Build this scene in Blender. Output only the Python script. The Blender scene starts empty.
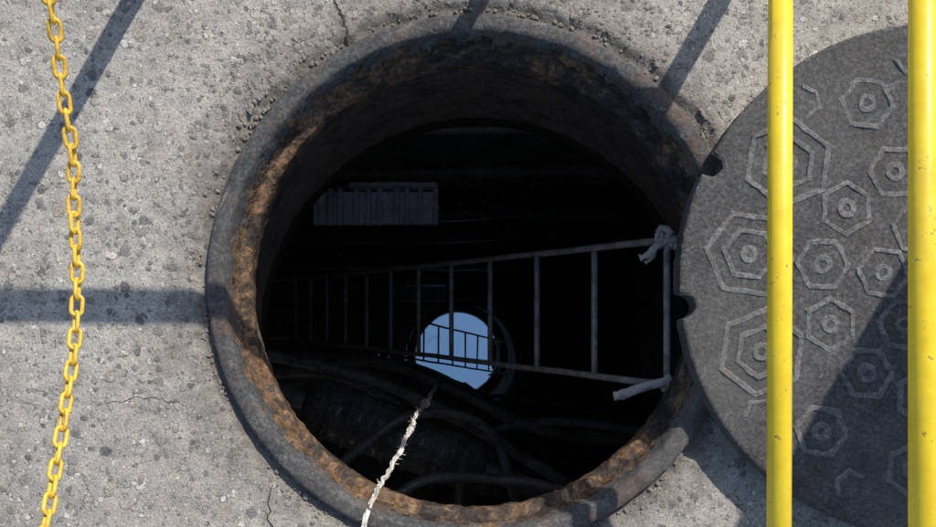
import bpy, math, random
from mathutils import Vector, Matrix, noise
random.seed(7)
S=bpy.context.scene
def nz(x,y,z=0.0): return noise.noise(Vector((x,y,z)))

# ---------------- material helpers ----------------
class M:
    def __init__(s,name):
        s.m=bpy.data.materials.new(name); s.m.use_nodes=True
        s.t=s.m.node_tree; s.n=s.t.nodes; s.l=s.t.links
        s.b=s.n['Principled BSDF']
        s.tc=s.n.new('ShaderNodeTexCoord').outputs['Object']
    def link(s,a,b): s.l.new(a,b)
    def noise(s,scale,detail=4,rough=.6,vec=None,dist=0):
        n=s.n.new('ShaderNodeTexNoise'); n.inputs['Scale'].default_value=scale
        n.inputs['Detail'].default_value=min(detail,4); n.inputs['Roughness'].default_value=rough
        n.inputs['Distortion'].default_value=dist
        s.link(vec or s.tc,n.inputs['Vector']); return n.outputs['Fac']
    def vor(s,scale,feature='F1',vec=None,rnd=1):
        n=s.n.new('ShaderNodeTexVoronoi'); n.feature=feature
        n.inputs['Scale'].default_value=scale; n.inputs['Randomness'].default_value=rnd
        s.link(vec or s.tc,n.inputs['Vector']); return n
    def warp(s,scale,amt):
        n=s.n.new('ShaderNodeTexNoise'); n.inputs['Scale'].default_value=scale; n.inputs['Detail'].default_value=2
        s.link(s.tc,n.inputs['Vector'])
        a=s.n.new('ShaderNodeVectorMath'); a.operation='SUBTRACT'; s.link(n.outputs['Color'],a.inputs[0]); a.inputs[1].default_value=(.5,.5,.5)
        b=s.n.new('ShaderNodeVectorMath'); b.operation='SCALE'; s.link(a.outputs[0],b.inputs[0]); b.inputs['Scale'].default_value=amt
        c=s.n.new('ShaderNodeVectorMath'); c.operation='ADD'; s.link(b.outputs[0],c.inputs[0]); s.link(s.tc,c.inputs[1])
        return c.outputs[0]
    def ramp(s,fac,stops,interp='LINEAR'):
        r=s.n.new('ShaderNodeValToRGB'); r.color_ramp.interpolation=interp
        e=r.color_ramp.elements
        while len(e)<len(stops): e.new(.5)
        for i,(p,c) in enumerate(stops):
            e[i].position=p
            if not hasattr(c,'__len__'): c=(c,c,c)
            e[i].color=(c[0],c[1],c[2],1)
        s.link(fac,r.inputs[0]); return r.outputs[0]
    def mix(s,fac,a,b,mode='MIX'):
        n=s.n.new('ShaderNodeMix'); n.data_type='RGBA'; n.blend_type=mode
        def put(v,i):
            if isinstance(v,bpy.types.NodeSocket): s.link(v,i)
            else:
                if hasattr(i.default_value,'__len__'):
                    i.default_value=(v[0],v[1],v[2],1) if hasattr(v,'__len__') else (v,v,v,1)
                else: i.default_value=v
        put(fac,n.inputs[0]); put(a,n.inputs[6]); put(b,n.inputs[7]); return n.outputs[2]
    def math(s,op,a,b=None,clamp=False):
        n=s.n.new('ShaderNodeMath'); n.operation=op; n.use_clamp=clamp
        for v,i in ((a,0),(b,1)):
            if v is None: continue
            if isinstance(v,bpy.types.NodeSocket): s.link(v,n.inputs[i])
            else: n.inputs[i].default_value=v
        return n.outputs[0]
    def bump(s,h,strength,dist,prev=None):
        n=s.n.new('ShaderNodeBump'); n.inputs['Strength'].default_value=strength; n.inputs['Distance'].default_value=dist
        s.link(h,n.inputs['Height'])
        if prev is not None: s.link(prev,n.inputs['Normal'])
        return n.outputs[0]
    def out(s,col=None,rough=None,normal=None,metal=None,spec=None):
        for k,v in (('Base Color',col),('Roughness',rough),('Normal',normal),('Metallic',metal),('Specular IOR Level',spec)):
            if v is None: continue
            i=s.b.inputs[k]
            if isinstance(v,bpy.types.NodeSocket): s.link(v,i)
            elif hasattr(v,'__len__'): i.default_value=(v[0],v[1],v[2],1)
            else: i.default_value=v
        return s.m

def mat_ground():
    m=M('weathered_concrete')
    w=m.warp(60,.011)
    big=m.noise(2.2,3,.6)
    col=m.ramp(big,[(.3,(.29,.272,.24)),(.5,(.34,.32,.283)),(.7,(.39,.37,.33))])
    mid=m.noise(30,4,.75)
    col=m.mix(.7,col,m.ramp(mid,[(.3,.55),(.5,.98),(.7,1.25)]),'MULTIPLY')
    ss=[]
    for sc,lo,hi,amt,pk in ((44,.28,.33,.85,.60),(88,.30,.37,.8,.50),(170,.30,.42,.75,.60)):
        v=m.vor(sc,vec=w)
        sep=m.n.new('ShaderNodeSeparateColor'); m.link(v.outputs['Color'],sep.inputs[0])
        stone=m.ramp(v.outputs['Distance'],[(lo,1.0),(hi,0.0)])
        pick=m.ramp(sep.outputs[0],[(pk,0.0),(pk+.04,1.0)])
        tone=m.ramp(sep.outputs[1],[(.0,(.10,.10,.102)),(.2,(.18,.175,.17)),(.42,(.255,.238,.21)),(.65,(.34,.31,.26)),(.82,(.45,.42,.37)),(1,(.60,.58,.53))])
        sp=m.math('MULTIPLY',stone,pick); ss.append(sp)
        if sc<100:
            edge=m.ramp(v.outputs['Distance'],[(hi,1.0),(hi+.09,0.0)])
            col=m.mix(m.math('MULTIPLY',m.math('MULTIPLY',edge,pick),.45),col,(.13,.12,.105))
        col=m.mix(m.math('MULTIPLY',sp,amt),col,tone)
    fine=m.noise(330,2,.7)
    col=m.mix(.55,col,m.ramp(fine,[(.33,.45),(.5,1.0),(.66,1.45)]),'MULTIPLY')
    pit=m.ramp(m.noise(75,4,.8),[(.35,0.0),(.40,1.0)])
    col=m.mix(pit,m.mix(.7,col,(.08,.074,.066)),col)
    stain=m.ramp(m.noise(6,4,.7),[(.55,0.0),(.72,.45)])
    col=m.mix(stain,col,(.18,.158,.13))
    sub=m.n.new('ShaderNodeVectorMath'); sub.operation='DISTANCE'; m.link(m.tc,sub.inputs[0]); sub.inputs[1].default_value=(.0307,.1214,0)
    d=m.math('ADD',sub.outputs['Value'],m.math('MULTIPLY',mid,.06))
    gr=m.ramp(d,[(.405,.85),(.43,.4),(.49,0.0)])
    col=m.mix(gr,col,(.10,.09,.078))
    h=m.math('ADD',m.math('MULTIPLY',mid,1.3),m.math('MULTIPLY',fine,.30))
    h=m.math('ADD',h,m.math('MULTIPLY',m.math('ADD',ss[0],ss[1]),.25)); h=m.math('ADD',h,m.math('MULTIPLY',pit,.5))
    return m.out(col,.9,m.bump(h,.7,.0036),spec=.2)

def mat_iron(name,base=.075,rust=.25,light=(.20,.195,.19),dustc=(.20,.185,.165),da=.5,bs=.8,bd=.002,sca=.55):
    m=M(name)
    a=m.noise(18,4,.75); b=m.noise(170,3,.8)
    col=m.ramp(a,[(.3,(base*.7,base*.7,base*.72)),(.55,(base*1.4,base*1.4,base*1.42)),(.75,light)])
    col=m.mix(.9,col,m.ramp(b,[(.3,.35),(.5,1),(.68,1.9)]),'MULTIPLY')
    rm=m.ramp(m.noise(11,4,.8),[(.50,0.0),(.64,1.0)])
    col=m.mix(m.math('MULTIPLY',rm,rust),col,(.15,.075,.035))
    dust=m.ramp(m.noise(4.5,4,.6),[(.45,0.0),(.75,da)])
    col=m.mix(dust,col,dustc)
    sc=m.ramp(m.noise(26,4,.85,dist=1.2),[(.60,0.0),(.66,sca)])
    col=m.mix(sc,col,(.24,.225,.205))
    h=m.math('ADD',m.math('MULTIPLY',a,.6),m.math('MULTIPLY',b,.6))
    return m.out(col,m.ramp(a,[(.3,.6),(.7,.9)]),m.bump(h,bs,bd),spec=.3)

def mat_rust():
    m=M('rusted_iron')
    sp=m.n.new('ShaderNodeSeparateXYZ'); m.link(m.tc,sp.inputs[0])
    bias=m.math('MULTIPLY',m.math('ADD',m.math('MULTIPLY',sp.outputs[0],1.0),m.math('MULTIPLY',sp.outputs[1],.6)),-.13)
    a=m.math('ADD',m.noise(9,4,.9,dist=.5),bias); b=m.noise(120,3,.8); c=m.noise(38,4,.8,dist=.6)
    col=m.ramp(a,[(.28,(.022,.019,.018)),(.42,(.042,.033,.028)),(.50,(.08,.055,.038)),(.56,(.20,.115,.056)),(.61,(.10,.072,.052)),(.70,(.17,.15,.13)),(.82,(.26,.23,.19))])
    col=m.mix(.95,col,m.ramp(c,[(.3,.2),(.5,.9),(.7,1.7)]),'MULTIPLY')
    col=m.mix(.7,col,m.ramp(b,[(.3,.4),(.5,1),(.7,1.5)]),'MULTIPLY')
    h=m.math('ADD',a,m.math('ADD',m.math('MULTIPLY',c,.6),m.math('MULTIPLY',b,.3)))
    return m.out(col,.8,m.bump(h,.9,.008),spec=.3)

def mat_generic(name,c,rough=.8,var=.5,sc=20,bump=.5,bd=.002,metal=0,spec=.4,tint=None,tamt=.5):
    m=M(name)
    a=m.noise(sc,4,.7); b=m.noise(sc*8,2,.7)
    col=m.mix(var,c,m.ramp(a,[(.3,.35),(.5,1),(.7,1.5)]),'MULTIPLY')
    col=m.mix(var*.7,col,m.ramp(b,[(.3,.5),(.5,1),(.7,1.4)]),'MULTIPLY')
    if tint is not None:
        col=m.mix(m.math('MULTIPLY',m.ramp(m.noise(sc*.7,3,.7,dist=.5),[(.48,0.0),(.62,1.0)]),tamt),col,tint)
    return m.out(col,rough,m.bump(m.math('ADD',a,m.math('MULTIPLY',b,.4)),bump,bd),metal=metal,spec=spec)

def mat_yellow(name):
    m=M(name)
    a=m.noise(30,4,.7); s=m.ramp(m.noise(60,4,.85,dist=.3),[(.635,0.0),(.65,1.0)])
    col=m.ramp(a,[(.3,(.76,.52,.02)),(.6,(.87,.64,.025)),(.8,(.86,.69,.10))])
    col=m.mix(m.math('MULTIPLY',s,.75),col,(.16,.10,.055))
    dirt=m.ramp(m.noise(9,4,.8),[(.5,0.0),(.75,.25)])
    col=m.mix(dirt,col,(.45,.35,.12))
    return m.out(col,m.ramp(a,[(.3,.3),(.7,.5)]),m.bump(m.math('ADD',a,m.math('MULTIPLY',s,-.6)),.25,.001),spec=.5)

def mat_water():
    m=M('still_dark_water')
    g=m.n.new('ShaderNodeBsdfGlossy'); g.inputs['Roughness'].default_value=.012; g.inputs['Color'].default_value=(.68,.91,1,1)
    d=m.n.new('ShaderNodeBsdfDiffuse'); d.inputs['Color'].default_value=(.02,.018,.014,1)
    scum=m.ramp(m.noise(6,4,.7),[(.62,.0),(.75,.25)])
    fac=m.math('SUBTRACT',.93,scum)
    bp=m.bump(m.noise(3.0,1,.5),.05,.01)
    m.link(bp,g.inputs['Normal'])
    mx=m.n.new('ShaderNodeMixShader'); m.link(fac,mx.inputs[0]); m.link(d.outputs[0],mx.inputs[1]); m.link(g.outputs[0],mx.inputs[2])
    m.link(mx.outputs[0],m.n['Material Output'].inputs['Surface'])
    return m.m

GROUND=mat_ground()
IRON=mat_iron('worn_cast_iron',.05,.4,(.11,.105,.10),(.14,.128,.113),.4,sca=.45)
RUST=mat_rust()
COVER=mat_iron('cover_cast_iron',.046,.10,(.09,.087,.087),(.115,.109,.103),.45,.9,.0025,sca=.35)
RIDGE=mat_iron('cover_worn_ridge',.09,.12,(.17,.16,.148),(.165,.153,.137),.5,sca=.4)
YEL=mat_yellow('yellow_paint')
CHAINM=mat_generic('yellow_chain_plastic',(.74,.45,.05),.45,.5,60,.3,.0006)
NECK=mat_generic('damp_brown_concrete',(.12,.098,.08),.85,.9,12,.9,.008,tint=(.19,.13,.085),tamt=.4)
RIMM=mat_generic('dark_neck_ring',(.05,.04,.032),.9,.8,12,.9,.008)
WALL=mat_generic('chamber_concrete',(.38,.355,.33),.85,.8,5,.8,.01)
BOUNCEW=mat_generic('bounce_white_concrete',(.80,.78,.74),.85,.2,5,.8,.01)  # wall whitened as an added reflector, bounces sun into the chamber
STEEL=mat_generic('galvanised_ladder_steel',(.52,.49,.46),.45,.6,40,.5,.001,spec=.6,tint=(.22,.15,.10),tamt=.6)
PIPE=mat_generic('dusty_pipe',(.36,.335,.31),.3,1.0,9,.6,.006,spec=.8)
CABLE=mat_generic('dusty_cable',(.38,.355,.33),.35,.8,20,.4,.002,spec=.8)
DUCT=mat_generic('pale_lit_duct',(.86,.86,.89),.5,.5,14,.4,.003)  # pale base colour stands in for light reflected onto the tray
CLOTH=mat_generic('dirty_cloth',(.78,.72,.64),.95,.5,60,.9,.002)
ROPEM=mat_generic('frayed_rope',(.68,.65,.60),.95,.6,50,.9,.002,tint=(.20,.18,.15),tamt=.8)
STONE=mat_generic('gravel_stone',(.20,.183,.16),.9,.8,50,.7,.002)
CRACK=mat_generic('crack_dirt',(.06,.053,.046),1,.5,80,.5,.002,spec=.1)
WATER=mat_water()
SHEETM=mat_generic('white_sheet',(.7,.7,.68),.5,.15,10,.1,.001)
SCUM=mat_generic('floating_debris',(.7,.67,.64),.9,.6,60,.5,.002)

# ---------------- mesh helpers ----------------
def make(name,verts,faces,mats,parent=None,smooth=True,mi=None):
    me=bpy.data.meshes.new(name); me.from_pydata([tuple(v) for v in verts],[],faces); 
    for m in (mats if isinstance(mats,(list,tuple)) else [mats]): me.materials.append(m)
    if mi: me.polygons.foreach_set('material_index',mi)
    me.polygons.foreach_set('use_smooth',[smooth]*len(faces)); me.update()
    import bmesh
    bm=bmesh.new(); bm.from_mesh(me); bmesh.ops.recalc_face_normals(bm,faces=bm.faces); bm.to_mesh(me); bm.free()
    o=bpy.data.objects.new(name,me); S.collection.objects.link(o)
    if parent: o.parent=parent
    return o
def empty(name,loc=(0,0,0)):
    e=bpy.data.objects.new(name,None); e.empty_display_size=.1; S.collection.objects.link(e); return e
def smoothpath(pts,n=8):
    P=[Vector(p) for p in pts]; out=[]
    for i in range(len(P)-1):
        p0=P[max(i-1,0)];p1=P[i];p2=P[i+1];p3=P[min(i+2,len(P)-1)]
        for k in range(n):
            t=k/n
            out.append(.5*((2*p1)+(p2-p0)*t+(2*p0-5*p1+4*p2-p3)*t*t+(3*p1-p0-3*p2+p3)*t**3))
    out.append(P[-1]); return out
def sweep(path,r,seg=12,closed=False,flat=1.0,rf=None,twist=0,V=None,F=None):
    V=[] if V is None else V; F=[] if F is None else F
    P=[Vector(p) for p in path]; n=len(P); base=len(V)
    up=None
    for i in range(n):
        if closed: t=(P[(i+1)%n]-P[i-1])
        else: t=P[min(i+1,n-1)]-P[max(i-1,0)]
        t.normalize()
        if up is None:
            up=Vector((0,0,1)) if abs(t.z)<.9 else Vector((0,1,0))
        up=(up-t*up.dot(t)).normalized(); sd=t.cross(up)
        rr=rf(i/(n-1)) * r if rf else r
        for k in range(seg):
            a=2*math.pi*k/seg+twist*i
            V.append(P[i]+sd*(math.cos(a)*rr)+up*(math.sin(a)*rr*flat))
    m=n if closed else n-1
    for i in range(m):
        for k in range(seg):
            a=base+i*seg+k; b=base+i*seg+(k+1)%seg
            c=base+((i+1)%n)*seg+(k+1)%seg; d=base+((i+1)%n)*seg+k
            F.append((a,b,c,d))
    if not closed:
        F.append(tuple(base+k for k in range(seg))[::-1]); F.append(tuple(base+(n-1)*seg+k for k in range(seg)))
    return V,F
def tube(name,path,r,mat,parent=None,**k):
    V,F=sweep(path,r,**k); return make(name,V,F,mat,parent)
def box(nm,lo,hi,mat,parent,bw=.002):
    x0,y0,z0=lo;x1,y1,z1=hi
    V=[(x0,y0,z0),(x1,y0,z0),(x1,y1,z0),(x0,y1,z0),(x0,y0,z1),(x1,y0,z1),(x1,y1,z1),(x0,y1,z1)]
    F=[(0,3,2,1),(4,5,6,7),(0,1,5,4),(1,2,6,5),(2,3,7,6),(3,0,4,7)]
    o=make(nm,V,F,mat,parent,False); bv=o.modifiers.new('b','BEVEL'); bv.width=bw; bv.segments=2; return o

SEA=(math.radians(42),math.radians(30))   # sun elevation, azimuth clockwise from +Y
FC=Vector((.0307,.1214,0))                # frame centre
DEPTH=-3.06
def gz(x,y): return .0016*nz(x*9,y*9)+.0013*nz(x*45,y*45,3)+.0009*nz(x*110,y*110,5)

# ---------------- ground ----------------
segs=480
rs=[.3745,.378,.382,.387,.393]; r=.40
while r<1.25: rs.append(r); r+=.0075
while r<120: rs.append(r); r*=1.35
rs.append(150)
V=[];F=[]
for ri,r in enumerate(rs):
    for k in range(segs):
        a=2*math.pi*k/segs; x=FC.x+math.cos(a)*r; y=FC.y+math.sin(a)*r
        z=0
        if r<1.4:
            z=gz(x,y)
            lip=.383+.012*nz(math.cos(a)*6,math.sin(a)*6,9)+.008*nz(math.cos(a)*25,math.sin(a)*25,2)
            if r<lip+.012:
                t=max(0,min(1,(lip+.012-r)/.012)); z-=.008*t*t*(3-2*t)
        V.append((x,y,z))
for i in range(len(rs)-1):
    for k in range(segs):
        F.append((i*segs+k,i*segs+(k+1)%segs,(i+1)*segs+(k+1)%segs,(i+1)*segs+k))
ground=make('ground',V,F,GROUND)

def crack(name,pts,w,seed):
    P=smoothpath([(p[0],p[1],0) for p in pts],14); V=[];F=[]
    n=len(P)
    for i,p in enumerate(P):
        t=(P[min(i+1,n-1)]-P[max(i-1,0)]).normalized(); s=Vector((-t.y,t.x,0))
        j=.006*nz(i*.35,seed)+.003*nz(i*.9,seed+5)
        ww=w*(.25+.75*math.sin(math.pi*min(1,(i+1)/n)))*(.5+.9*abs(nz(i*.7,seed+9)))
        c=p+s*j
        zz=gz(c.x,c.y)+.0009
        V+= [c+s*ww+Vector((0,0,zz)),c-s*ww+Vector((0,0,zz))]
        if i: F.append((2*i-2,2*i-1,2*i+1,2*i))
    make(name,V,F,CRACK,ground,False)
crack('crack_1',[(-.175,.53),(-.158,.50),(-.145,.465),(-.13,.447)],.0028,1)
crack('crack_2',[(-.252,-.16),(-.257,-.20),(-.24,-.27)],.0018,7)
crack('crack_3',[(-.5,-.05),(-.42,-.04),(-.36,-.055)],.0006,11)

V=[];F=[]
ico=[(0,0,-1),(.72,-.53,-.45),(-.28,-.85,-.45),(-.89,0,-.45),(-.28,.85,-.45),(.72,.53,-.45),(.28,-.85,.45),(-.72,-.53,.45),(-.72,.53,.45),(.28,.85,.45),(.89,0,.45),(0,0,1)]
icf=[(0,1,2),(1,0,5),(0,2,3),(0,3,4),(0,4,5),(1,5,10),(2,1,6),(3,2,7),(4,3,8),(5,4,9),(1,10,6),(2,6,7),(3,7,8),(4,8,9),(5,9,10),(6,10,11),(7,6,11),(8,7,11),(9,8,11),(10,9,11)]
def pebble(x,y,s,z=0):
    b=len(V); a=random.random()*6.28; sx=s*random.uniform(.8,1.4); sy=s*random.uniform(.7,1.1); sz=s*random.uniform(.35,.6)
    for v in ico:
        q=random.uniform(.8,1.15); X=v[0]*sx*q; Y=v[1]*sy*q
        V.append((x+X*math.cos(a)-Y*math.sin(a),y+X*math.sin(a)+Y*math.cos(a),z+v[2]*sz*q))
    for f in icf: F.append(tuple(b+i for i in f))
for i in range(1500):
    a=random.random()*2*math.pi
    dens=nz(math.cos(a)*3,math.sin(a)*3,4)
    if random.random()>.45+dens*1.1: continue
    rr=.379+abs(random.gauss(0,.014)); 
    pebble(FC.x+math.cos(a)*rr,FC.y+math.sin(a)*rr,random.uniform(.0012,.0042),-.001 if rr>.393 else -.006)
for ang,sp in ((138,20),(52,20)):
    for i in range(620):
        a=math.radians(random.gauss(ang,sp)); rr=.395+abs(random.gauss(0,.035))
        pebble(FC.x+math.cos(a)*rr,FC.y+math.sin(a)*rr,random.uniform(.0015,.0055),-.0012)
for i in range(420):
    x=random.uniform(-1,1.2);y=random.uniform(-.8,1)
    if (Vector((x,y,0))-FC).length<.41 or (Vector((x,y,0))-Vector((.649,.118,0))).length<.36: continue
    pebble(x,y,random.uniform(.0008,.0022),gz(x,y)+.0003)
make('gravel',V,F,STONE,None,False)

# ---------------- manhole frame ----------------
prof=[(.3735,-.03),(.3738,-.004),(.373,.004),(.3705,.0072),(.367,.008),(.361,.008),(.356,.0078),(.3515,.0068),(.348,.004),
 (.3455,-.006),(.343,-.016),(.342,-.026),(.340,-.036),(.338,-.044),(.335,-.047),(.330,-.0485),(.3265,-.051),(.3245,-.056),(.325,-.068),(.326,-.082),(.328,-.096),(.330,-.11),(.335,-.12),(.425,-.122)]
ns=512;V=[];F=[];mi=[]
for i,(r,z) in enumerate(prof):
    for k in range(ns):
        a=2*math.pi*k/ns; c,s_=math.cos(a),math.sin(a)
        rr=r; zz=z
        if 2<=i<=8:
            e=.0012*nz(c*14,s_*14,i*.1)+.0007*nz(c*55,s_*55,1)
            if i>=6: e-= .0035*max(0,nz(c*11,s_*11,8)-.22)
            rr+=e*(1 if i<4 or i>6 else .3); zz-=.002*max(0,nz(c*20,s_*20,3)-.2)
        elif 9<=i<=21:
            rr+=.0028*nz(c*16,s_*16,z*60)+.0018*nz(c*48,s_*48,z*150+3)
            zz+=.0015*nz(c*24,s_*24,5)
        V.append((FC.x+c*rr,FC.y+s_*rr,zz))
for i in range(len(prof)-1):
    for k in range(ns):
        F.append((i*ns+k,i*ns+(k+1)%ns,(i+1)*ns+(k+1)%ns,(i+1)*ns+k))
        a=2*math.pi*k/ns
        j=i+(1 if nz(math.cos(a)*9,math.sin(a)*9,6)<-.12 else 0)-(1 if nz(math.cos(a)*13,math.sin(a)*13,2)>.15 else 0)-(1 if nz(math.cos(a)*31,math.sin(a)*31,7)>.1 else 0)
        mi.append(0 if j<10 else 1)
frame=empty('manhole_frame')
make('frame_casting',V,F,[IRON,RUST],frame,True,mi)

# ---------------- access shaft neck + chamber ----------------
chamber=empty('underground_chamber')
C0=Vector((.036,.116)); C1=Vector((.05,.066))
V=[];F=[];nr=26
for i in range(nr+1):
    t=i/nr; z=-.118-t*.385; cx=C0.x+(C1.x-C0.x)*t; cy=C0.y+(C1.y-C0.y)*t; R=.40+.02*t
    if t>.42: R+=.004
    if .40<t<.46: R+=.008
    for k in range(256):
        a=2*math.pi*k/256;c,s_=math.cos(a),math.sin(a)
        rr=R+.004*nz(c*9,s_*9,z*20)+.0025*nz(c*30,s_*30,z*50)
        V.append((cx+c*rr,cy+s_*rr,z))
for i in range(nr):
    for k in range(256): F.append((i*256+k,i*256+(k+1)%256,(i+1)*256+(k+1)%256,(i+1)*256+k))
make('shaft_neck',V,F,NECK,chamber)
V=[];F=[];mi=[]
for r,z in ((.42,-.503),(.423,-.56),(.50,-.565),(.505,-.51),(2.6,-.51)):
    for k in range(128):
        a=2*math.pi*k/128; V.append((C1.x+math.cos(a)*r,C1.y+math.sin(a)*r,z))
for i in range(4):
    for k in range(128): F.append((i*128+k,i*128+(k+1)%128,(i+1)*128+(k+1)%128,(i+1)*128+k)); mi.append(0 if i==0 else 1)
make('ceiling',V,F,[RIMM,WALL],chamber,True,mi)
x0,x1,y0,y1=-1.55,1.35,-1.15,1.35; z0,z1=-3.5,-.505
def wall(name,p,q,mat=None):
    V=[];F=[];n=40;m=36
    for i in range(n+1):
        for j in range(m+1):
            t=i/n; x=p[0]+(q[0]-p[0])*t; y=p[1]+(q[1]-p[1])*t; z=z0+(z1-z0)*j/m
            d=.02*nz(x*3+y*3,z*3,7)
            V.append((x+(d if p[0]==q[0] else 0),y+(d if p[1]==q[1] else 0),z))
    for i in range(n):
        for j in range(m): F.append((i*(m+1)+j,(i+1)*(m+1)+j,(i+1)*(m+1)+j+1,i*(m+1)+j+1))
    make(name,V,F,mat or WALL,chamber)
wall('wall_south',(x0,y0),(x1,y0),BOUNCEW); wall('wall_north',(x0,y1),(x1,y1))
wall('wall_west',(x0,y0),(x0,y1),BOUNCEW); wall('wall_east',(x1,y0),(x1,y1))
make('chamber_floor',[(x0,y0,z0),(x1,y0,z0),(x1,y1,z0),(x0,y1,z0)],[(0,1,2,3)],WALL,chamber,False)
make('water',[(x0-.05,y0-.05,DEPTH),(x1+.05,y0-.05,DEPTH),(x1+.05,y1+.05,DEPTH),(x0-.05,y1+.05,DEPTH)],[(0,1,2,3)],WATER,None,False)

# ---------------- ladder ----------------
lad=empty('ladder')
D=Vector((-.457,.068,-1)); T=Vector((.3645,.0962,-.28)); HW=.1235
def L(dz,side=0): return T+D*dz+Vector((0,side*HW,0))
for nm,s in (('rail_a',1),('rail_b',-1)):
    pts=[L(-.06,s)]+[L(.2017*i*.5,s)+Vector((.0025*nz(i*.4,s),.0025*nz(i*.5,s+3),0)) for i in range(0,24)]
    tube(nm,pts,.0065,STEEL,lad,seg=10)
for k in range(12):
    V,F=sweep([L(.2017*k,-1.0),L(.2017*k,-.5),L(.2017*k,.5),L(.2017*k,1.0)],.0062,seg=10)
    make('rung_%d'%(k+1),V,F,STEEL,lad)
for s in (1,-1):
    V,F=sweep([L(-.055,s),L(-.075,s)+Vector((.02,0,.0)),L(-.08,s)+Vector((.05,0,-.005))],.0075,seg=10)
    make('wall_bracket_%d'%(1 if s>0 else 2),V,F,STEEL,lad)
# ladder foot bracket tying it to the chamber pipework
for s in (1,-1):
    V,F=sweep([L(.2017*11.4,s),L(.2017*11.4,s)+Vector((-.35,0,-.02)),L(.2017*11.4,s)+Vector((-.80,0,-.02))],.0065,seg=10)
    make('foot_bracket_%d'%(1 if s>0 else 2),V,F,STEEL,lad)

def ribbon(V,F,pts,w,th=.0012,seed=0):
    P=smoothpath(pts,6); base=len(V); n=len(P)
    for i,p in enumerate(P):
        t=(P[min(i+1,n-1)]-P[max(i-1,0)]).normalized(); s=t.cross(Vector((nz(i*.2,seed)*.8,nz(i*.23,seed+2)*.8,1))).normalized()
        ww=w*(.8+.5*nz(i*.3,seed+4)); nn=t.cross(s)
        V+= [p+s*ww+nn*th,p+nn*(th+.003*nz(i*.5,seed+7)),p-s*ww+nn*th,p-s*ww-nn*th,p-nn*th,p+s*ww-nn*th]
        if i:
            for k in range(6):
                F.append((base+6*(i-1)+k,base+6*(i-1)+(k+1)%6,base+6*i+(k+1)%6,base+6*i+k))
    F.append(tuple(base+k for k in range(6))); F.append(tuple(base+6*(n-1)+k for k in range(6)))
K=L(.005,1)
V=[];F=[]
for j in range(4):
    pts=[]
    for i in range(25):
        a=2*math.pi*i/24
        pts.append(K+Vector((-.009+.008*j+.003*math.sin(a*2+j),.0115*math.cos(a)+.002*nz(a,j),.0115*math.sin(a))))
    sweep(pts,.0055,seg=8,V=V,F=F,flat=.7)
ribbon(V,F,[K+Vector((-.002,-.004,.012)),K+Vector((-.018,-.012,.016)),K+Vector((-.03,-.025,.006)),K+Vector((-.042,-.03,-.004))],.007,seed=2)
ribbon(V,F,[K+Vector((0,.004,.012)),K+Vector((.004,.012,.018)),K+Vector((-.008,.02,.012)),K+Vector((-.014,.012,.01))],.0065,seed=5)
ribbon(V,F,[K+Vector((-.012,.002,.012)),K+Vector((-.02,-.018,.014)),K+Vector((-.022,-.03,.0)),K+Vector((-.03,-.036,-.02))],.005,seed=9)
make('cloth_tie',V,F,CLOTH,None)
K=L(.005,-1); V=[];F=[]
ribbon(V,F,[K+Vector((.008,.012,.012)),K+Vector((-.01,.004,.015)),K+Vector((-.04,-.004,.012)),K+Vector((-.07,-.016,.0)),K+Vector((-.085,-.02,-.012))],.0095,th=.002,seed=12)
for j in range(2):
    pts=[]
    for i in range(21):
        a=2*math.pi*i/20
        pts.append(K+Vector((-.002+.008*j,.010*math.cos(a),.010*math.sin(a))))
    sweep(pts,.004,seg=8,V=V,F=F,flat=.7)
make('cloth_tie.001',V,F,CLOTH,None)

# ---------------- rope ----------------
ctrl=[Vector((-.30,-.50,.008)),Vector((-.22,-.36,.010)),Vector((-.16,-.27,.014)),Vector((-.128,-.222,.018)),Vector((-.116,-.196,-.0)),Vector((-.100,-.158,-.12)),Vector((-.079,-.117,-.24)),
 Vector((-.073,-.100,-.40)),Vector((-.060,-.075,-.60)),Vector((-.0485,-.053,-.85)),Vector((-.046,-.05,-1.4)),Vector((-.046,-.05,-2.2)),Vector((-.046,-.05,-3.05))]
raw=smoothpath(ctrl,60)
acc=0; path=[raw[0]]
for a,b in zip(raw,raw[1:]):
    acc+=(b-a).length
    if acc>=.006: path.append(b.copy()); acc=0
for i,p in enumerate(path):
    if i>45: p.x+=.009*nz(i*.08,1)+.003*nz(i*.3,2); p.y+=.009*nz(i*.075,5)+.003*nz(i*.3,6)
rope=empty('rope')
for s in range(3):
    q=[]
    for i,p in enumerate(path):
        a=i*.5+s*2.094+2*nz(i*.05,9); q.append(p+Vector((math.cos(a)*.0021,math.sin(a)*.0021,math.sin(a+1)*.0008)))
    tube('strand_%d'%(s+1),q,.0022,ROPEM,rope,seg=7,rf=lambda t:1+.9*nz(t*45,s))
V=[];F=[]
for i in range(60):
    p=random.choice(path[40:200]); d=Vector((random.gauss(0,1),random.gauss(0,1),random.gauss(0,1))).normalized()
    sweep([p,p+d*.006,p+d*.011+Vector((0,0,-.004))],.0005,seg=4,V=V,F=F)
for c,r_ in ((path[104],.006),(path[146],.010)):
    for j in range(3):
        ring=[c+Vector((math.cos(a)*r_*.7,math.sin(a)*r_*.7,(j-1)*.006+.003*math.sin(2*a))) for a in [2*math.pi*i/12 for i in range(12)]]
        sweep(ring,.0027,seg=6,closed=True,V=V,F=F)
make('knots_and_fray',V,F,ROPEM,rope)

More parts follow.
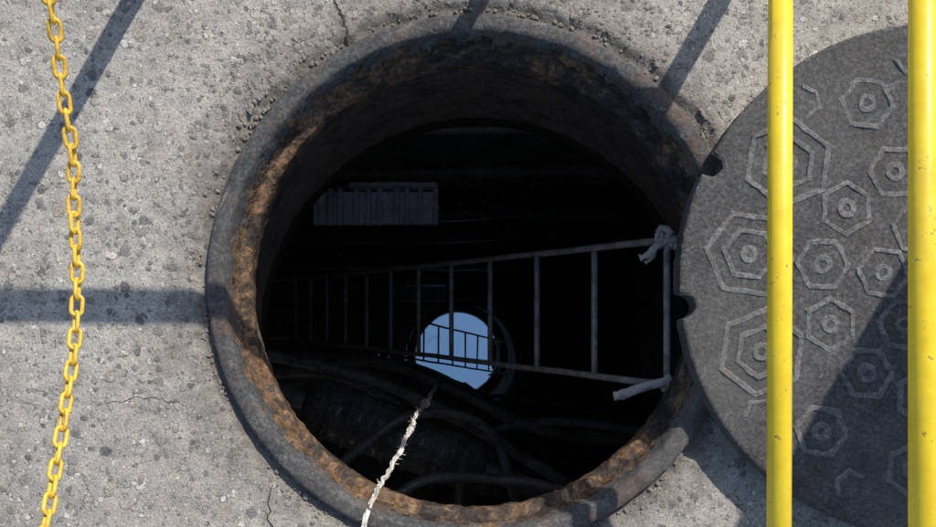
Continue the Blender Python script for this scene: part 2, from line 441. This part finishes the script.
# ---------------- pipes and cables in the chamber ----------------
bp=empty('drain_pipe')
ax=smoothpath([(-1.5,-.06,-2.85),(-1.08,-.08,-2.8),(-.527,-.085,-2.75),(-.184,-.135,-2.75),(.073,-.30,-2.8),(.2,-.56,-2.85),(.25,-1.12,-2.9)],10)
tube('pipe_body',ax,.155,PIPE,bp,seg=32)
for i in (12,24,36,48):
    a=ax[i];t=(ax[i+1]-ax[i-1]).normalized()
    tube('collar_%d'%i,[a-t*.025,a-t*.024,a+t*.024,a+t*.025],.172,PIPE,bp,seg=32)
cl=empty('cable_joint_closure')
A=Vector((-.46,-.10,-1.55));B=Vector((.10,-.31,-1.55));t=(B-A).normalized()
def prof_tube(nm,A,B,prf,mat,parent):
    path=[A.lerp(B,p[0]) for p in prf]; V=[];F=[]
    sweep(path,1,seg=28,V=V,F=F)
    for i,(q,rr) in enumerate(prf):
        for k in range(28):
            v=V[i*28+k]; V[i*28+k]=path[i]+(v-path[i]).normalized()*rr
    make(nm,V,F,mat,parent)
pr=[(0,.03),(.03,.045),(.06,.085),(.10,.09)]
for i in range(7):
    q=.14+i*.11; pr+=[(q,.09),(q+.004,.097),(q+.018,.097),(q+.022,.09)]
pr+=[(.93,.088),(.97,.05),(1,.03)]
prof_tube('closure_body',A,B,pr,PIPE,cl)
tube('cable_in',smoothpath([A+Vector((-.7,.15,-.1)),A+Vector((-.3,.09,0)),A+t*.02],8),.030,CABLE,cl)
tube('cable_out',smoothpath([B-t*.02,B+Vector((.3,-.10,0)),B+Vector((.8,-.1,.1))],8),.030,CABLE,cl)
cabs=[([(-.75,.08,-1.5),(-.3,-.02,-1.5),(.0,-.14,-1.42),(.35,-.35,-1.5),(.8,-.6,-1.5)],.018),
([(-.6,-.5,-1.3),(-.28,-.24,-1.33),(-.1,-.13,-1.35),(.12,-.2,-1.4),(.22,-.6,-1.4)],.014),
([(-.9,-.2,-2.3),(-.4,.03,-2.3),(0,-.08,-2.3),(.4,-.25,-2.3),(1.2,-.3,-2.3)],.024),
([(-.35,-.7,-1.1),(-.15,-.34,-1.15),(.1,-.30,-1.2),(.4,-.38,-1.2),(.9,-.75,-1.2)],.014),
([(-1.4,-.35,-2.0),(-.8,-.25,-1.9),(-.3,-.42,-1.9),(.2,-.5,-2.0),(1.2,-.45,-2.0)],.045),
([(-1.4,-.2,-2.2),(-.7,-.02,-2.2),(-.35,-.06,-2.2),(-.1,-.3,-2.2),(0,-1.1,-2.2)],.030),
([(-1.4,-.0,-2.45),(-.8,.04,-2.4),(-.45,.02,-2.4),(-.1,-.16,-2.4),(.15,-.35,-2.4),(.3,-1.1,-2.4)],.028),
([(.05,-.9,-1.3),(.02,-.35,-1.4),(.12,-.2,-1.6),(.45,-.18,-1.7),(1.1,-.3,-1.7)],.014),
([(-1.5,.75,-2.2),(-.3,.74,-2.15),(.5,.76,-2.2),(1.3,.74,-2.2)],.022),
([(-1.5,.95,-1.9),(-.3,.93,-1.85),(.5,.95,-1.9),(1.3,.93,-1.9)],.04),
([(-1.5,.60,-2.6),(-.3,.80,-2.6),(.5,.83,-2.6),(1.3,.8,-2.6)],.016),
([(-1.5,.69,-1.3),(-.3,.68,-1.3),(.5,.68,-1.3),(1.3,.69,-1.3)],.016)]
for i,(p,r) in enumerate(cabs):
    tube('cable',smoothpath(p,12),r,CABLE if i%2 else PIPE,None,seg=12)
du=empty('cable_tray')
zc=-1.45; Z=1.27-zc
X0=(316-453)*Z/910; X1=(434-453)*Z/910; Ya=(369-223)*Z/910; Yb=(369-190)*Z/910
box('tray_panel',(X0,Ya,zc-.05),(X1,Yb,zc-.02),DUCT,du,.004)
n=9
for i in range(n+1):
    x=X0+(X1-X0)*i/n+.006*math.sin(i*2.3)
    box('rib_%d'%(i+1),(x-.007,Ya-.006,zc-.019),(x+.007,Yb+.004,zc+.010),DUCT,du,.002)
box('top_flange',(X0+.10,Yb+.008,zc-.05),(X1+.01,Yb+.02,zc+.02),DUCT,du,.002)
box('label_plate',(X0+.03,Ya+.03,zc-.0195),(X0+.065,Yb-.02,zc-.008),SHEETM,du,.001)
tube('support_bar',[(-1.5,Ya-.02,zc-.085),(0,Ya-.02,zc-.085),(1.3,Ya-.02,zc-.085)],.012,RIMM,du)
V=[];F=[]
for i in range(70):
    cx,cy=random.choice([(.13,.75),(.02,.95),(.4,.85),(-.6,.7)])
    pebble(cx+random.gauss(0,.12),cy+random.gauss(0,.07),random.uniform(.002,.010),DEPTH+.002)
make('floating_debris',V,F,SCUM,None,False)

# ---------------- manhole cover ----------------
cov=empty('manhole_cover')
CC=Vector((.650,.118,0)); CR=.347; zt=.052; zb=.0115
def outline(R,notch):
    pts=[]; nA=[math.radians(185.6),math.radians(153)]; rn=.0155+(CR-R)
    n=720
    for k in range(n):
        a=2*math.pi*k/n; p=Vector((math.cos(a)*R,math.sin(a)*R))
        for q in nA:
            c=Vector((math.cos(q),math.sin(q)))*(CR-.004)
            d=p-c
            if d.length<rn and notch:
                rad=-c.normalized(); tan=Vector((-rad.y,rad.x)); s=max(-1,min(1,d.dot(tan)/rn))
                p=c+tan*(s*rn)+rad*(math.sqrt(1-s*s)*rn*1.05)
        e=.0009*nz(math.cos(a)*30,math.sin(a)*30,4)+.0006*nz(math.cos(a)*90,math.sin(a)*90,4)
        p=p*(1+e/R)
        pts.append(p)
    return pts
lay=[(CR-.006,zb),(CR-.001,zb+.002),(CR,zt-.004),(CR-.0012,zt-.0012),(CR-.004,zt)]
V=[];F=[];n=720
for R,z in lay:
    for p in outline(R,True): V.append((CC.x+p.x,CC.y+p.y,z))
for i in range(len(lay)-1):
    for k in range(n): F.append((i*n+k,i*n+(k+1)%n,(i+1)*n+(k+1)%n,(i+1)*n+k))
F.append(tuple((len(lay)-1)*n+k for k in range(n))); F.append(tuple(range(n))[::-1])
body=make('cover_plate',V,F,COVER,cov,False)
V=[];F=[]
def polyring(cx,cy,ro,ri,rot,n=6,h=.0016,gap=()):
    ch=.0028 if ro-ri>.006 else .001
    for k in range(n):
        if k in gap: continue
        a0=rot+2*math.pi*k/n; a1=rot+2*math.pi*(k+1)/n
        sub=6 if n==6 else 1
        p0=Vector((math.cos(a0),math.sin(a0))); p1=Vector((math.cos(a1),math.sin(a1)))
        b=len(V)
        for q in range(sub+1):
            d=p0.lerp(p1,q/sub)
            for r,z in ((ro,zt-.001),(ro-ch,zt+h),(ri+ch,zt+h),(ri,zt-.001)):
                X=cx+d.x*r; Y=cy+d.y*r
                wv=.0018
                V.append((X+wv*nz(X*90,Y*90,r*30),Y+wv*nz(X*90,Y*90,r*30+9),z+.0024*nz(X*28,Y*28,2)*(z>zt)))
        for q in range(sub):
            bb=b+4*q
            for j in range(3): F.append((bb+j,bb+j+1,bb+4+j+1,bb+4+j))
        F.append((b,b+1,b+2,b+3)); bb=b+4*sub; F.append((bb,bb+1,bb+2,bb+3))
for k in range(12):
    a=math.radians(172+30*k)
    for ring,r in (('in',.157),('out',.256)):
        cx=CC.x+math.cos(a)*r; cy=CC.y+math.sin(a)*r
        rot=a+ (0 if ring=='out' else .12)
        polyring(cx,cy,.0400,.0285,rot)
        polyring(cx,cy,.0145,.0035,rot,16)
        if ring=='out' and k in (0,1,4,5,8,9,11):
            polyring(cx,cy,.064,.0520,rot)
for k in range(6):
    a=math.radians(172+60*k); polyring(CC.x+math.cos(a)*.075,CC.y+math.sin(a)*.075,.0395,.029,a); polyring(CC.x+math.cos(a)*.075,CC.y+math.sin(a)*.075,.0135,.0035,a,16)
for k in range(12):
    a=math.radians(187+30*k)
    cx=CC.x+math.cos(a)*.300; cy=CC.y+math.sin(a)*.300
    if k in (0,11): continue
    polyring(cx,cy,.026,.016,a+math.pi/6,6,.0016,gap=(5,0) if k%2 else (0,1,5))
make('raised_pattern',V,F,RIDGE,cov,False)

# ---------------- guard rail and chain ----------------
g=empty('guard_railing')
def bar(nm,a,b,r): 
    return tube(nm,[Vector(a),Vector(a).lerp(Vector(b),.5),Vector(b)],r,YEL,g,seg=24)
bar('post_1',(-.386,.62,0),(-.386,.62,.88),.0145)
bar('post_2',(.43,.615,0),(.43,.615,.60),.0145)
bar('post_3',(.100,.625,0),(.100,.625,.552),.012)
bar('cross_rail',(-.386,.62,.552),(.43,.615,.552),.018)
bar('side_rail_low',(.3605,.66,.27),(.3575,-.50,.27),.0131)
bar('side_rail_high',(.4235,.66,.45),(.4235,-.50,.45),.0122)
bar('bracket_1',(.3605,.63,.27),(.43,.63,.27),.010)
bar('bracket_2',(.358,-.48,.27),(.43,-.48,.27),.010)
bar('post_4',(.436,-.48,0),(.436,-.48,.60),.0145)
bar('post_5',(-.386,-.50,0),(-.386,-.50,.88),.0145)
V=[];F=[]
for x,y in ((-.386,.62),(.43,.615),(.1,.625),(.436,-.48),(-.386,-.50)):
    sweep([(x,y,.002),(x,y,.012),(x,y,.014)],.05,seg=28,V=V,F=F)
make('base_plates',V,F,YEL,g)

V=[];F=[]
def chz(y): return .5+1.42*(y-.10)**2
cp=[]; y=.62
while y>-.5:
    x=-.318-.0035*math.sin((y-.1)*3)-.068*max(0,(abs(y-.06)-.40)/.16 if abs(y-.06)>.40 else 0)
    x+=.004*nz(y*12,3)
    cp.append(Vector((x,y,chz(y)+.002*nz(y*20,8)))); y-=.0005
pitch=.0138; acc=0; pos=[cp[0]]
for a,b in zip(cp,cp[1:]):
    acc+=(b-a).length
    if acc>=pitch: pos.append(b); acc=0
wr=.00175; hl=.0056; hw=.0044
for i in range(len(pos)-1):
    c=(pos[i]+pos[i+1])/2; t=(pos[i+1]-pos[i]).normalized()
    up=Vector((0,0,1)); up=(up-t*up.dot(t)).normalized(); sd=t.cross(up)
    ang=math.radians((38 if i%2 else 128)+14*math.sin(i*.37)+random.uniform(-14,14)+30*math.sin(i*.11))
    w=sd*math.cos(ang)+up*math.sin(ang)
    loop=[]
    for k in range(20):
        a=2*math.pi*k/20
        ca,sa=math.cos(a),math.sin(a)
        off=hl if ca>0 else -hl
        loop.append(c+t*((ca*hw)+off*.72)+w*(sa*hw))
    sweep(loop,wr,seg=8,closed=True,V=V,F=F)
make('chain',V,F,CHAINM,None)

# ---------------- unseen board added to cast the shadow across the cover ----------------
sg=empty('shadow_board')
bx=.758; by=.395
box('panel',(bx,by,.33),(bx+.62,by+.02,1.15),SHEETM,sg)
for i,x in enumerate((bx+.14,bx+.5)):
    tube('leg_%d'%(i+1),[(x,by+.032,0),(x,by+.032,.5),(x,by+.032,1.1)],.011,YEL,sg)
    tube('foot_%d'%(i+1),[(x,by-.0,.012),(x,by+.14,.012),(x,by+.26,.012)],.011,YEL,sg)

# ---------------- light ----------------
el,az=SEA
sd=Vector((math.cos(el)*math.sin(az),math.cos(el)*math.cos(az),math.sin(el)))
sl=bpy.data.lights.new('sun','SUN'); sl.energy=4.7; sl.angle=math.radians(.6); sl.color=(1,.94,.855)
so=bpy.data.objects.new('sun',sl); S.collection.objects.link(so)
so.rotation_euler=sd.to_track_quat('Z','Y').to_euler(); so.location=sd*20
w=bpy.data.worlds.new('World'); S.world=w; w.use_nodes=True
sk=w.node_tree.nodes.new('ShaderNodeTexSky'); sk.sky_type='NISHITA'; sk.sun_disc=False
sk.sun_elevation=el; sk.sun_rotation=az; sk.ozone_density=1.4
bg=w.node_tree.nodes['Background']; bg.inputs['Strength'].default_value=.15
w.node_tree.links.new(sk.outputs[0],bg.inputs['Color'])
S.view_settings.view_transform='Standard'; S.view_settings.look='None'; S.view_settings.exposure=0

# ---------------- camera ----------------
cd=bpy.data.cameras.new('camera'); cam=bpy.data.objects.new('camera',cd); S.collection.objects.link(cam)
cam.location=(0,0,1.27); cd.sensor_width=36; cd.sensor_fit='HORIZONTAL'; cd.lens=35
cd.shift_x=15/936; cd.shift_y=105.5/936; cd.clip_start=.02; cd.clip_end=500
S.camera=cam
